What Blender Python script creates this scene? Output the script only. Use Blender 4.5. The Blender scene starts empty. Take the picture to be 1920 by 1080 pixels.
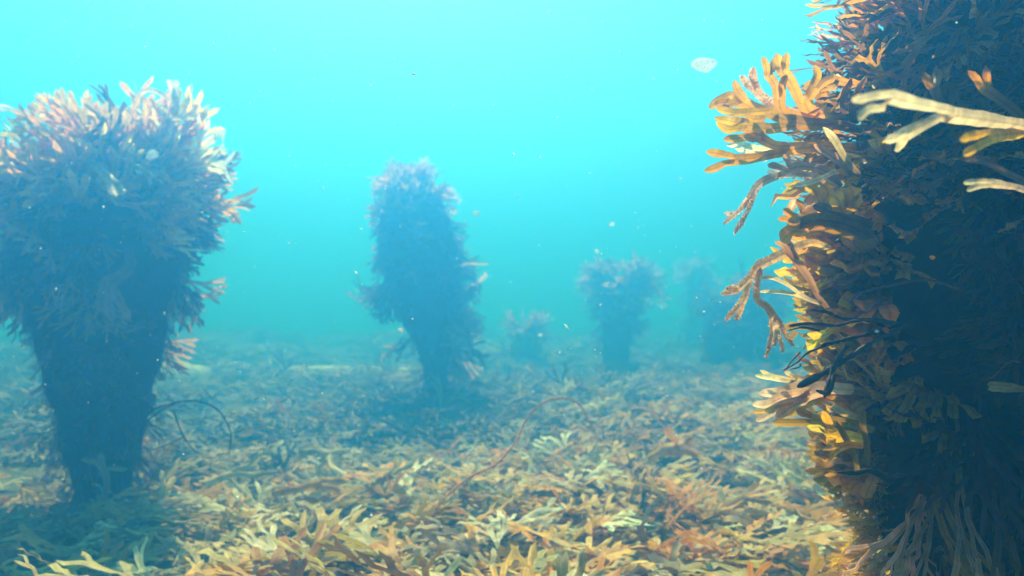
import bpy, math, random
import numpy as np

scene = bpy.context.scene
R = math.radians
rng = np.random.default_rng(7)
random.seed(7)

# ------------------------------------------------------------------ camera
CAM_Z, FPX, PITCH = 0.6, 1400.0, R(1.64)
cam = bpy.data.cameras.new("camera")
cam.lens, cam.sensor_width = 36.0 * FPX / 1920.0, 36.0
cam.clip_start, cam.clip_end = 0.02, 500.0
cam.dof.use_dof = True
cam.dof.focus_distance = 0.8
cam.dof.aperture_fstop = 6.3
cam_o = bpy.data.objects.new("camera", cam)
cam_o.location = (0, 0, CAM_Z)
cam_o.rotation_euler = (R(90) + PITCH, 0, 0)
scene.collection.objects.link(cam_o)
scene.camera = cam_o

# ------------------------------------------------------------------ light
SUN_EL, SUN_AZ = R(54), R(-11)          # azimuth measured from +Y towards +X
world = bpy.data.worlds.new("World")
scene.world = world
world.use_nodes = True
wn = world.node_tree.nodes
sky = wn.new("ShaderNodeTexSky")
sky.sky_type = 'NISHITA'
sky.sun_disc = False
sky.sun_elevation, sky.sun_rotation = SUN_EL, SUN_AZ
bg = wn["Background"]
bg.inputs["Strength"].default_value = 0.05
world.node_tree.links.new(sky.outputs[0], bg.inputs[0])
sun = bpy.data.lights.new("sun", 'SUN')
sun.energy, sun.angle, sun.color = 5.0, R(0.6), (1.0, 0.92, 0.82)
sun_o = bpy.data.objects.new("sun", sun)
sun_o.rotation_euler = (-(R(90) - SUN_EL), 0, -SUN_AZ)
sun_o.rotation_euler = (R(90) - SUN_EL, 0, R(180) - SUN_AZ)
sun_o.location = (0, 0, 9)
scene.collection.objects.link(sun_o)

vs = scene.view_settings
vs.view_transform, vs.look, vs.exposure, vs.gamma = 'Standard', 'None', 1.72, 1.0
vs.use_curve_mapping = False
cy = scene.cycles
cy.volume_bounces, cy.max_bounces = 3, 8
cy.diffuse_bounces, cy.glossy_bounces, cy.transmission_bounces = 3, 2, 4
cy.use_denoising = True
cy.sample_clamp_indirect = 6.0
try:
    cy.denoiser = 'OPENIMAGEDENOISE'
except Exception:
    pass

# ------------------------------------------------------------------ helpers
_f = np.array([0, math.cos(PITCH), math.sin(PITCH)])
_u = np.array([0, -math.sin(PITCH), math.cos(PITCH)])
_r = np.array([1.0, 0, 0])
CAM = np.array([0, 0, CAM_Z])


def P(px, py, d):
    """photo pixel (1920x1080) at distance d along the view axis -> world point"""
    return CAM + d * (_f + _r * (px - 960.0) / FPX + _u * (540.0 - py) / FPX)


def norm(v):
    v = np.asarray(v, float)
    return v / (np.linalg.norm(v, axis=-1, keepdims=True) + 1e-12)


class Geo:
    """vertices, quads, and the point attributes a frond material reads"""
    def __init__(self):
        self.V, self.F, self.C, self.U = [], [], [], []
        self.n = 0

    def add(self, V, F, C, U):
        self.V.append(V); self.F.append(np.asarray(F) + self.n)
        self.C.append(C); self.U.append(U); self.n += len(V)

    def build(self, name, mat, parent=None):
        V = np.concatenate(self.V).astype(np.float32)
        F = np.concatenate(self.F).astype(np.int32)
        C = np.concatenate(self.C).astype(np.float32)
        U = np.concatenate(self.U).astype(np.float32)
        me = bpy.data.meshes.new(name)
        k = F.shape[1]
        me.vertices.add(len(V)); me.loops.add(F.size); me.polygons.add(len(F))
        me.vertices.foreach_set("co", V.ravel())
        me.loops.foreach_set("vertex_index", F.ravel())
        me.polygons.foreach_set("loop_start", np.arange(0, F.size, k, dtype=np.int32))
        me.polygons.foreach_set("loop_total", np.full(len(F), k, np.int32))
        me.polygons.foreach_set("use_smooth", np.ones(len(F), bool))
        a = me.attributes.new("tint", 'FLOAT_COLOR', 'POINT')
        a.data.foreach_set("color", np.concatenate([C, np.ones((len(C), 1), np.float32)], 1).ravel())
        b = me.attributes.new("across", 'FLOAT', 'POINT')
        b.data.foreach_set("value", U)
        me.update(calc_edges=True)
        me.materials.append(mat)
        o = bpy.data.objects.new(name, me)
        scene.collection.objects.link(o)
        if parent is not None:
            o.parent = parent
            o.matrix_parent_inverse = parent.matrix_basis.inverted()
        return o


def tag(o, label=None, cat=None, group=None, kind=None):
    if label: o["label"] = label
    if cat: o["category"] = cat
    if group: o["group"] = group
    if kind: o["kind"] = kind
    return o


def empty(name, loc, label, cat, group=None):
    o = bpy.data.objects.new(name, None)
    o.location = loc
    o.empty_display_size = 0.1
    scene.collection.objects.link(o)
    return tag(o, label, cat, group)


# ------------------------------------------------------------------ materials
def new_mat(name):
    m = bpy.data.materials.new(name)
    m.use_nodes = True
    m.node_tree.nodes.clear()
    return m, m.node_tree.nodes, m.node_tree.links


def frond_material(name, transl=0.45, rib=0.5, rough=0.45, spec=0.35, nscale=60.0):
    m, n, l = new_mat(name)
    out = n.new("ShaderNodeOutputMaterial")
    at = n.new("ShaderNodeAttribute"); at.attribute_name = "tint"
    ac = n.new("ShaderNodeAttribute"); ac.attribute_name = "across"
    geo = n.new("ShaderNodeNewGeometry")
    no = n.new("ShaderNodeTexNoise")
    no.inputs["Scale"].default_value = nscale
    no.inputs["Detail"].default_value = 5.0
    no.inputs["Roughness"].default_value = 0.65
    l.new(geo.outputs["Position"], no.inputs["Vector"])
    mr = n.new("ShaderNodeMapRange")
    mr.inputs["From Min"].default_value, mr.inputs["From Max"].default_value = 0.3, 0.7
    mr.inputs["To Min"].default_value, mr.inputs["To Max"].default_value = 0.6, 1.3
    l.new(no.outputs["Fac"], mr.inputs["Value"])
    # midrib: browner band where |across| is small
    ab = n.new("ShaderNodeMath"); ab.operation = 'ABSOLUTE'
    l.new(ac.outputs["Fac"], ab.inputs[0])
    rr = n.new("ShaderNodeMapRange"); rr.interpolation_type = 'SMOOTHSTEP'
    rr.inputs["From Min"].default_value, rr.inputs["From Max"].default_value = 0.02, 0.32
    rr.inputs["To Min"].default_value, rr.inputs["To Max"].default_value = 1.0 - rib, 1.0
    l.new(ab.outputs[0], rr.inputs["Value"])
    mu = n.new("ShaderNodeMath"); mu.operation = 'MULTIPLY'
    l.new(mr.outputs[0], mu.inputs[0]); l.new(rr.outputs[0], mu.inputs[1])
    sc = n.new("ShaderNodeVectorMath"); sc.operation = 'SCALE'
    l.new(at.outputs["Color"], sc.inputs[0]); l.new(mu.outputs[0], sc.inputs["Scale"])
    pr = n.new("ShaderNodeBsdfPrincipled")
    pr.inputs["Roughness"].default_value = rough
    pr.inputs["Specular IOR Level"].default_value = spec
    l.new(sc.outputs[0], pr.inputs["Base Color"])
    bp = n.new("ShaderNodeBump")
    bp.inputs["Strength"].default_value = 0.5
    bp.inputs["Distance"].default_value = 0.002
    l.new(no.outputs["Fac"], bp.inputs["Height"])
    l.new(bp.outputs[0], pr.inputs["Normal"])
    tr = n.new("ShaderNodeBsdfTranslucent")
    hs = n.new("ShaderNodeHueSaturation")
    hs.inputs["Saturation"].default_value = 1.15
    hs.inputs["Value"].default_value = 1.3
    l.new(sc.outputs[0], hs.inputs["Color"]); l.new(hs.outputs[0], tr.inputs["Color"])
    mx = n.new("ShaderNodeMixShader"); mx.inputs[0].default_value = transl
    l.new(pr.outputs[0], mx.inputs[1]); l.new(tr.outputs[0], mx.inputs[2])
    l.new(mx.outputs[0], out.inputs["Surface"])
    return m


def rough_material(name, c0, c1, scale, bump=0.6, dist=0.02, attr=None, c2=None):
    m, n, l = new_mat(name)
    out = n.new("ShaderNodeOutputMaterial")
    geo = n.new("ShaderNodeNewGeometry")
    no = n.new("ShaderNodeTexNoise")
    no.inputs["Scale"].default_value = scale
    no.inputs["Detail"].default_value = 8.0
    no.inputs["Roughness"].default_value = 0.7
    l.new(geo.outputs["Position"], no.inputs["Vector"])
    rp = n.new("ShaderNodeValToRGB")
    rp.color_ramp.elements[0].position, rp.color_ramp.elements[1].position = 0.3, 0.7
    rp.color_ramp.elements[0].color, rp.color_ramp.elements[1].color = (*c0, 1), (*c1, 1)
    l.new(no.outputs["Fac"], rp.inputs["Fac"])
    pr = n.new("ShaderNodeBsdfPrincipled")
    pr.inputs["Roughness"].default_value = 0.85
    pr.inputs["Specular IOR Level"].default_value = 0.15
    col = rp.outputs["Color"]
    if attr:
        at = n.new("ShaderNodeAttribute"); at.attribute_name = attr
        mxc = n.new("ShaderNodeMix"); mxc.data_type = 'RGBA'
        l.new(at.outputs["Fac"], mxc.inputs["Factor"])
        l.new(col, mxc.inputs["A"]); mxc.inputs["B"].default_value = (*c2, 1)
        col = mxc.outputs["Result"]
    l.new(col, pr.inputs["Base Color"])
    bp = n.new("ShaderNodeBump")
    bp.inputs["Strength"].default_value, bp.inputs["Distance"].default_value = bump, dist
    l.new(no.outputs["Fac"], bp.inputs["Height"]); l.new(bp.outputs[0], pr.inputs["Normal"])
    l.new(pr.outputs[0], out.inputs["Surface"])
    return m


M_FROND = frond_material("seaweed_blade", 0.58, 0.32)
M_CARPET = frond_material("seaweed_ground_blade", 0.3, 0.25, 0.5, 0.3, 25.0)
M_STALK = frond_material("dark_stalk", 0.0, 0.0, 0.6, 0.2, 90.0)
M_SHAFT = rough_material("encrusted_shaft", (0.008, 0.006, 0.006), (0.075, 0.042, 0.03), 22.0, 1.0, 0.03)
M_BED = rough_material("seabed_sediment", (0.07, 0.07, 0.05), (0.20, 0.17, 0.10), 6.0, 0.8, 0.03,
                       "sand", (0.80, 0.76, 0.62))
M_FLAKE = frond_material("drifting_flake", 0.7, 0.0, 0.6, 0.3, 200.0)

# ------------------------------------------------------------------ blades
def catmull(pts, step):
    """smooth 3-D polyline through pts, resampled about every `step`"""
    pts = np.asarray(pts, float)
    if len(pts) < 2: return pts
    p = np.vstack([2 * pts[0] - pts[1], pts, 2 * pts[-1] - pts[-2]])
    out = []
    for i in range(1, len(p) - 2):
        a, b, c, d = p[i - 1], p[i], p[i + 1], p[i + 2]
        k = max(1, int(math.ceil(np.linalg.norm(c - b) / step)))
        for t in np.arange(k) / k:
            out.append(0.5 * (2 * b + (c - a) * t + (2 * a - 5 * b + 4 * c - d) * t * t
                              + (3 * b - a - 3 * c + d) * t ** 3))
    out.append(pts[-1])
    return np.array(out)


class Blade:
    """a forking strap: rows of `na` vertices along each branch, children start on half of the parent's last row"""
    def __init__(self, na=5):
        self.na = na; self.V, self.F, self.U, self.T = [], [], [], []
        self.us = np.linspace(-1, 1, na)

    def branch(self, pts, w, nrm, t0=0.0, t1=1.0, row0=None, tip=False, ripple=0.0, ridge=0.0, curl=0.0):
        n = len(pts)
        tan = norm(np.gradient(pts, axis=0))
        side = norm(np.cross(tan, nrm))
        nn = np.cross(side, tan)
        w = np.asarray(w, float).copy()
        if tip and n > 2:
            s = np.linspace(0, 1, n)
            e = np.clip((1 - s) / 0.3, 0, 1)
            w *= np.maximum(np.sqrt(1 - (1 - e) ** 2), 0.12)
        u = self.us
        off = u[None, :] * w[:, None] * 0.5
        ph = rng.uniform(0, 6.28, 2)
        L = np.arange(n)[:, None]
        zz = ridge * (1 - np.abs(u))[None, :] * w[:, None] + curl * (u ** 2)[None, :] * w[:, None]
        zz = zz + ripple * w[:, None] * u[None, :] * np.sin(L * 0.5 + ph[0] + (u > 0)[None, :] * ph[1])
        rows = pts[:, None, :] + side[:, None, :] * off[..., None] + nn[:, None, :] * zz[..., None]
        if row0 is not None: rows[0] = row0
        base = sum(len(v) for v in self.V)
        na = self.na
        self.V.append(rows.reshape(-1, 3))
        i = np.arange(n - 1)[:, None] * na + np.arange(na - 1)[None, :]
        i = i.ravel() + base
        self.F.append(np.stack([i, i + 1, i + na + 1, i + na], 1))
        self.U.append(np.tile(u, n)); self.T.append(np.repeat(np.linspace(t0, t1, n), na))
        return rows[-1], tan[-1], side[-1], nn[-1]

    def halves(self, row):
        na = self.na; m = na // 2
        x = np.linspace(0, m, na)
        k = np.minimum(x.astype(int), m - 1); f = (x - k)[:, None]
        lo = row[k] * (1 - f) + row[k + 1] * f
        hi = row[m + k] * (1 - f) + row[m + k + 1] * f
        return lo, hi

    def arrays(self):
        return np.concatenate(self.V), np.concatenate(self.F), np.concatenate(self.U), np.concatenate(self.T)


def template(seed, L=0.3, w=0.016, forks=4, spread=0.38, na=3, rows=3, prune=0.2, stem=0.3):
    """a flat forking frond in its own frame: grows along +Y, lies in XY"""
    r = np.random.default_rng(seed)
    b = Blade(na)
    seg = L * (1 - stem) / forks

    def grow(p, a, lev, width, row0, t):
        ln = (L * stem if lev == 0 else seg * r.uniform(0.75, 1.3))
        k = rows + (1 if lev == 0 else 0)
        turn = r.normal(0, 0.18)
        aa = a + np.linspace(0, turn, k + 1)
        d = np.stack([np.sin(aa), np.cos(aa), np.zeros(k + 1)], 1)
        pts = p + np.vstack([[0, 0, 0], np.cumsum(d[1:] * ln / k, 0)])
        pts[:, 2] += r.normal(0, 0.004, k + 1) * (np.arange(k + 1) > 0)
        last = lev >= forks or (lev >= 2 and r.random() < prune)
        ws = np.linspace(width * (0.35 if lev == 0 else 0.75), width * (1.0 if last else 1.35), k + 1)
        if lev == 0: ws = np.linspace(width * 0.35, width * 1.3, k + 1)
        t2 = min(1.0, t + ln / L)
        end, tan, side, nn = b.branch(pts, ws, np.array([0, 0, 1.0]), t, t2, row0, last,
                                      ripple=0.16, ridge=0.07, curl=r.normal(0, 0.12))
        if last: return
        lo, hi = b.halves(end)
        c = end[na // 2]
        sp = spread * r.uniform(0.6, 1.25)
        for rowk, sg in ((lo, -1), (hi, 1)):
            q = rowk.mean(0)
            # `side` is cross(tan, +Z): +X when heading along +Y
            s = 1 if np.dot(q - c, [math.cos(aa[-1]), -math.sin(aa[-1]), 0]) > 0 else -1
            grow(q, aa[-1] + s * sp * r.uniform(0.6, 1.2), lev + 1, width * r.uniform(0.86, 1.0), rowk, t2)

    grow(np.zeros(3), 0.0, 0, w, None, 0.0)
    return b.arrays()


def scatter(geo, temps, base, direc, up, scale, kappa, cols, tipc=0.35, kside=None, tipcol=None):
    """place a bent copy of a random template at every base point"""
    n = len(base)
    if n == 0: return
    pick = rng.integers(0, len(temps), n)
    Y = norm(direc)
    X = norm(np.cross(Y, up)); Z = np.cross(X, Y)
    flip = rng.random(n) < 0.5
    X[flip] *= -1
    if kside is None: kside = rng.normal(0, 1.2, n)
    for ti, (V, F, U, T) in enumerate(temps):
        idx = np.nonzero(pick == ti)[0]
        if not len(idx): continue
        v = V[None] * scale[idx, None, None]
        x, y, z = v[..., 0], v[..., 1], v[..., 2]
        ks = kside[idx, None] + 1e-4
        th = ks * y
        x, y = x * np.cos(th) + (1 - np.cos(th)) / ks, np.sin(th) / ks - x * np.sin(th)
        k = kappa[idx, None] + 1e-4
        # flutter along the length
        z = z + 0.012 * scale[idx, None] * np.sin(y * 22 + rng.uniform(0, 6.28, (len(idx), 1)))
        th = k * y
        y, z = np.sin(th) / k - z * np.sin(th), z * np.cos(th) + (1 - np.cos(th)) / k
        W = base[idx, None, :] + x[..., None] * X[idx, None, :] + y[..., None] * Y[idx, None, :] + z[..., None] * Z[idx, None, :]
        m = len(V)
        Fi = (F[None] + (np.arange(len(idx)) * m)[:, None, None]).reshape(-1, 4)
        c = cols[idx, None, :] * (1 + tipc * (T[None, :, None] - 0.5))
        if tipcol is not None:
            c = c + (tipcol[idx, None, :] - c) * (np.clip((T - 0.55) / 0.45, 0, 1) ** 1.5)[None, :, None]
        geo.add(W.reshape(-1, 3), Fi, np.clip(c, 0, 0.9).reshape(-1, 3), np.tile(U, len(idx)))


def palette(n, *items):
    """n colours drawn from (weight, rgb) items with some jitter"""
    w = np.array([i[0] for i in items], float); w /= w.sum()
    c = np.array([i[1] for i in items])
    k = rng.choice(len(items), n, p=w)
    return np.clip(c[k] * rng.uniform(0.7, 1.35, (n, 1)) * rng.uniform(0.9, 1.1, (n, 3)), 0.004, 0.88)


ORANGE, AMBER, CREAM = (0.60, 0.25, 0.035), (0.68, 0.36, 0.045), (0.74, 0.60, 0.36)
OLIVE, BROWN, MAROON = (0.26, 0.155, 0.02), (0.13, 0.068, 0.034), (0.11, 0.035, 0.04)
PINK, DUSK, SAGE = (0.56, 0.34, 0.25), (0.20, 0.13, 0.12), (0.36, 0.33, 0.18)
OCHRE = (0.50, 0.35, 0.12)

T_STRAP = [template(10 + i, 0.30, 0.017, 4, 0.36, 5, 4, 0.2) for i in range(8)]
T_FAN = [template(40 + i, 0.16, 0.017, 3, 0.42, 5, 4, 0.1, 0.3) for i in range(8)]
T_BROAD = [template(140 + i, 0.30, 0.026, 3, 0.40, 3, 4, 0.15, 0.3) for i in range(8)]
T_OLIVE = [template(160 + i, 0.13, 0.026, 2, 0.34, 5, 5, 0.0, 0.3) for i in range(6)]
T_BED = [template(70 + i, 0.30, 0.030, 3, 0.40, 3, 4, 0.25, 0.24) for i in range(10)]
T_LOW = [template(90 + i, 0.34, 0.026, 3, 0.45, 3, 2, 0.2, 0.22) for i in range(8)]
T_STRING = [template(110 + i, 0.32, 0.008, 3, 0.2, 3, 5, 0.3, 0.45) for i in range(6)]

# ------------------------------------------------------------------ seabed
def vnoise(x, y, s, seed):
    """smooth value noise on a lattice"""
    r = np.random.default_rng(seed); g = r.random((256, 256))
    X, Y = x / s + 512, y / s + 512
    i, j = np.floor(X).astype(int), np.floor(Y).astype(int)
    fx, fy = X - i, Y - j
    fx, fy = fx * fx * (3 - 2 * fx), fy * fy * (3 - 2 * fy)
    G = lambda a, b: g[a % 256, b % 256]
    return ((G(i, j) * (1 - fx) + G(i + 1, j) * fx) * (1 - fy) + (G(i, j + 1) * (1 - fx) + G(i + 1, j + 1) * fx) * fy) - 0.5


SAND = [(-1.72, 7.4, 0.50, 0.42), (-1.16, 7.8, 0.18, 0.18), (-3.15, 7.0, 0.34, 0.30), (-0.60, 11.6, 0.28, 0.25),
        (-2.75, 7.3, 0.2, 0.10)]
MOUNDS = [(-1.05, 6.1, 0.6, 0.05), (1.2, 4.3, 1.3, 0.10), (-4.6, 8.2, 1.6, 0.22), (1.9, 5.6, 0.8, 0.08),
          (2.2, 6.6, 0.9, 0.14), (-4.2, 10.5, 1.4, 0.35), (-6.5, 12.5, 2.0, 0.5), (-1.6, 13.0, 1.5, 0.3), (3.6, 10.0, 1.2, 0.3), (1.2, 11.0, 1.0, 0.2), (6.0, 13.0, 2.0, 0.5), (-2.4, 9.2, 0.5, 0.12), (0.1, 8.6, 0.7, 0.16), (-2.1, 2.9, 0.5, 0.06)]


def sand_mask(x, y):
    s = np.zeros_like(x)
    wob = vnoise(x, y, 0.25, 5) * 0.7 + vnoise(x, y, 0.1, 6) * 0.5
    for (cx, cy_, a, b) in SAND:
        s = np.maximum(s, 1.15 - np.hypot((x - cx) / a, (y - cy_) / b) + wob * 1.3)
    return np.clip(s * 3.0, 0, 1)


def height(x, y):
    h = -0.07 + 0.16 * vnoise(x, y, 1.7, 1) + 0.08 * vnoise(x, y, 0.6, 2) + 0.3 * vnoise(x, y, 6.0, 3) * np.clip((y - 6) / 6, 0, 1)
    for (cx, cy_, rr, hh) in MOUNDS:
        h = h + hh * np.exp(-((x - cx) ** 2 + (y - cy_) ** 2) / rr ** 2)
    h = h + 0.09 * sand_mask(x, y)
    return h


def build_seabed():
    ys = np.concatenate([np.arange(-6, 1, 0.25), np.arange(1, 10, 0.06), np.arange(10, 20, 0.2), np.arange(20, 60.1, 2.0)])
    xs = np.concatenate([np.arange(-60, -12, 2.0), np.arange(-12, -6, 0.25), np.arange(-6, 6, 0.07), np.arange(6, 12, 0.25), np.arange(12, 60.1, 2.0)])
    X, Y = np.meshgrid(xs, ys)
    Z = height(X, Y)
    nx, ny = len(xs), len(ys)
    g = Geo()
    i = (np.arange(ny - 1)[:, None] * nx + np.arange(nx - 1)[None, :]).ravel()
    F = np.stack([i, i + 1, i + nx + 1, i + nx], 1)
    V = np.stack([X, Y, Z], -1).reshape(-1, 3)
    g.add(V, F, np.zeros_like(V) + 0.2, np.zeros(len(V)))
    o = g.build("seabed", M_BED)
    a = o.data.attributes.new("sand", 'FLOAT', 'POINT')
    a.data.foreach_set("value", sand_mask(X, Y).ravel().astype(np.float32))
    tag(o, "uneven seabed of dark sediment with bare pale sand patches", None, None, "structure")



def reseed(k):
    global rng
    rng = np.random.default_rng(k)


build_seabed()


def build_carpet():
    g = Geo()

    def layer(n, y0, y1, xw, temps, smin, smax, lift, yl=1.0):
        y = y0 + (y1 - y0) * rng.random(n) ** yl
        x = rng.uniform(-1, 1, n) * (0.4 + xw * y)
        keep = (sand_mask(x, y) < 0.15) & (sand_mask(x * (1 + 0.5 / y), y + 0.5) < 0.3) & (sand_mask(x * (1 + 0.9 / y), y + 0.9) < 0.5)
        keep &= np.hypot(x - 0.61, y - 0.95) > 0.16
        # thinner weed further out, in clumps
        keep &= (vnoise(x, y, 0.9, 21) + vnoise(x, y, 0.35, 22) * 0.6 + 0.55 - 0.38 * np.clip((y - 6) / 6, 0, 1)) > rng.random(n) * 0.35
        x, y = x[keep], y[keep]
        n = len(x)
        base = np.stack([x, y, height(x, y) + rng.uniform(0, lift, n)], 1)
        az = rng.uniform(0, 2 * math.pi, n); el = np.clip(rng.normal(0.16, 0.26, n), -0.15, 1.2)
        d = np.stack([np.cos(az) * np.cos(el), np.sin(az) * np.cos(el), np.sin(el)], 1)
        up = norm(np.stack([rng.normal(0, 0.45, n), rng.normal(0, 0.45, n), np.ones(n)], 1))
        sc = rng.uniform(smin, smax, n)
        kap = -rng.uniform(0.3, 4.5, n) - el * 2.0
        # colours by place: warm to the right and in front, dull further off, a dark patch around the middle post
        warm = np.clip(0.52 + 0.28 * x + 1.4 * vnoise(x, y, 0.8, 31) - 0.12 * (y - 2.2), 0, 1)
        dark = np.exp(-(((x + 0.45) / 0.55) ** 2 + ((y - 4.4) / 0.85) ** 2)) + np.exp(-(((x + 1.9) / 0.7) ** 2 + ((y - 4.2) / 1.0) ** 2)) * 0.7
        ca = palette(n, (6, ORANGE), (5, AMBER), (3, OCHRE), (2, CREAM), (1, OLIVE), (1, BROWN))
        cb = palette(n, (2, CREAM), (2, SAGE), (4, OCHRE), (4, OLIVE), (3, AMBER), (2, BROWN))
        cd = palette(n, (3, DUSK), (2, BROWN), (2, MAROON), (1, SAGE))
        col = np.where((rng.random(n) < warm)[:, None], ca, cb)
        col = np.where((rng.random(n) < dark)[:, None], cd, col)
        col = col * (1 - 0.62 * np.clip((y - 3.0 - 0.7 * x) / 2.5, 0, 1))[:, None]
        tip = col * 0.5 + np.array(CREAM) * 0.5
        tip = np.where((rng.random(n) < 0.28)[:, None], tip, col * 1.25)
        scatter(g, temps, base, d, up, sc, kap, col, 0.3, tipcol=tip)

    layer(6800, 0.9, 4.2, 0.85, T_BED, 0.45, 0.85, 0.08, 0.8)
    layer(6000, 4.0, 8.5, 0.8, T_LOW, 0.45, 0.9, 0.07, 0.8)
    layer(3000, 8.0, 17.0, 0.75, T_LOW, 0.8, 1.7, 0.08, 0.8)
    o = g.build("seaweed_carpet", M_CARPET)
    tag(o, "carpet of loose forked seaweed covering the seabed", "seaweed", None, "stuff")


reseed(101)
build_carpet()

# ------------------------------------------------------------------ posts
def shaft(name, rows, d, parent, seed, lump=0.08):
    """rows: (py, left px, right px) seen at distance d -> lumpy tapered shaft, round in plan"""
    rows = sorted(rows, key=lambda q: -q[0])
    zc = np.array([P(0.5 * (a + b), y, d) for (y, a, b) in rows])
    rad = np.array([0.5 * (b - a) / FPX * d for (_y, a, b) in rows])
    z = zc[:, 2]
    zz = np.linspace(min(z[0], -0.15), z[-1], 46)
    cx, rr = np.interp(zz, z, zc[:, 0]), np.interp(zz, z, rad)
    rr[-1] *= 0.55
    cyy = zc[0, 1]
    A = np.linspace(0, 2 * math.pi, 49)[:-1]
    zg, ag = np.meshgrid(zz, A, indexing='ij')
    lum = 1 + lump * 2 * (vnoise(ag * 1.0 * np.cos(0) * 2 + seed, zg * 9, 1.0, seed) * np.sin(ag / 2) ** 0.5
                          + 0.6 * vnoise(np.cos(ag) * 3 + 7 * zg, np.sin(ag) * 3 + seed, 0.5, seed + 1))
    Rr = rr[:, None] * lum
    V = np.stack([cx[:, None] + Rr * np.cos(ag), cyy + Rr * np.sin(ag), zg], -1).reshape(-1, 3)
    na = 48; F = []
    i = np.arange(45)[:, None] * na; j = np.arange(na)[None, :]; j2 = (j + 1) % na
    F = np.stack([(i + j).ravel(), (i + j2).ravel(), (i + na + j2).ravel(), (i + na + j).ravel()], 1)
    # closed top: a fan made of quads that meet at the centre
    top = len(V)
    V = np.vstack([V, [[cx[-1], cyy, zz[-1] + rr[-1] * 0.15]]])
    k = 45 * na + np.arange(0, na, 2)
    F = np.vstack([F, np.stack([k, k + 1, 45 * na + (np.arange(2, na + 2, 2) % na), np.full(na // 2, top)], 1)])
    g = Geo(); g.add(V, F, np.zeros_like(V) + 0.1, np.zeros(len(V)))
    g.build(name, M_SHAFT, parent)
    return zz, cx, rr, cyy


def side_fronds(g, body, n, zlo, zhi, temps, smin, smax, cols, hang=0.6, arc=None, zp=1.0, out=1.0, tipcol=None, kap=2.0, sink=0.85):
    zz, cx, rr, cyy = body
    m = max(3, n // 6); pk = rng.integers(0, m, n)
    z = (zlo + (zhi - zlo) * rng.random(m) ** zp)[pk] + rng.normal(0, 0.03, n)
    a = (rng.uniform(0, 2 * math.pi, m) if arc is None else rng.normal(arc[0], arc[1], m))[pk] + rng.normal(0, 0.10, n)
    c, r = np.interp(z, zz, cx), np.interp(z, zz, rr)
    o = np.stack([np.cos(a), np.sin(a), np.zeros(n)], 1)
    base = np.stack([c, np.full(n, cyy), z], 1) + o * (r * sink)[:, None]
    h = rng.normal(hang, 0.45, m)[pk] + rng.normal(0, 0.2, n)
    tang = np.stack([-np.sin(a), np.cos(a), np.zeros(n)], 1)
    d = o * out + np.array([0, 0, -1.0]) * h[:, None] + tang * (rng.normal(0, 0.35, (m, 1))[pk] + rng.normal(0, 0.25, (n, 1)))
    up = norm(np.stack([rng.normal(0, 0.5, n), rng.normal(0, 0.5, n), np.ones(n)], 1) + o * 0.4)
    scatter(g, temps, base, d, up, (smin + (smax - smin) * 1.25 * rng.random(m) ** 1.4)[pk] * rng.uniform(0.75, 1.15, n), rng.normal(-kap, 1.5, m)[pk] + rng.normal(0, 1, n), cols, 0.4, tipcol=tipcol)


def crown_fronds(g, body, n, temps, smin, smax, cols, spread=1.0, drop=0.35, tipcol=None, flat=0.0):
    zz, cx, rr, cyy = body
    m = max(5, n // 11); pk = (rng.random(n) ** 1.3 * m).astype(int)
    a = rng.uniform(0, 2 * math.pi, m)[pk] + rng.normal(0, 0.2, n)
    q = np.clip(np.sqrt(rng.random(m))[pk] + rng.normal(0, 0.06, n), 0, 1.05)
    zt = zz[-1]
    rt = np.interp(zt - 0.12, zz, rr)
    c = cx[-1]
    o = np.stack([np.cos(a), np.sin(a), np.zeros(n)], 1)
    base = np.stack([np.full(n, c), np.full(n, cyy), zt - drop * q ** 2 * rng.random(n)], 1) + o * (q * rt)[:, None]
    el = np.clip(1.15 - 0.95 * q * spread - flat + rng.normal(0, 0.36, m)[pk] + rng.normal(0, 0.22, n), -0.6, 1.5)
    d = o * np.cos(el)[:, None] + np.array([0, 0, 1.0]) * np.sin(el)[:, None] + rng.normal(0, 0.18, (n, 3))
    up = norm(rng.normal(0, 0.6, (n, 3)) + o * 0.5 + np.array([0, 0, 0.6]))
    scatter(g, temps, base, d, up, (smin + (smax - smin) * 1.6 * rng.random(m) ** 1.5)[pk] * rng.uniform(0.75, 1.1, n), rng.normal(-1.0, 1.8, m)[pk] + rng.normal(0, 1, n), cols, 0.5, tipcol=tipcol)


POSTS = "weed-covered posts standing on the seabed"


def post(loc, label):
    return empty("weed_covered_post", loc, label, "post", POSTS)


# --- hand-shaped fronds: traced as a tree of branches, each at its own distance
class Zoom:
    def __init__(self, x0, y0, s): self.x0, self.y0, self.s = x0, y0, s

    def __call__(self, p): return (self.x0 + p[0] / self.s, self.y0 + p[1] / self.s)


ZA, ZB, ZC = Zoom(1200, 440, 3.375), Zoom(1300, 130, 5.4), Zoom(1560, 130, 4.0)
ZD, ZE, Z7, Z8 = Zoom(1400, 660, 3.79), Zoom(1340, 420, 4.153), Zoom(1280, 130, 2.634), Zoom(1280, 500, 2.427)
Z1 = Zoom(0, 130, 2.634); ZL = Zoom(0, 0, 1.0)


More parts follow.
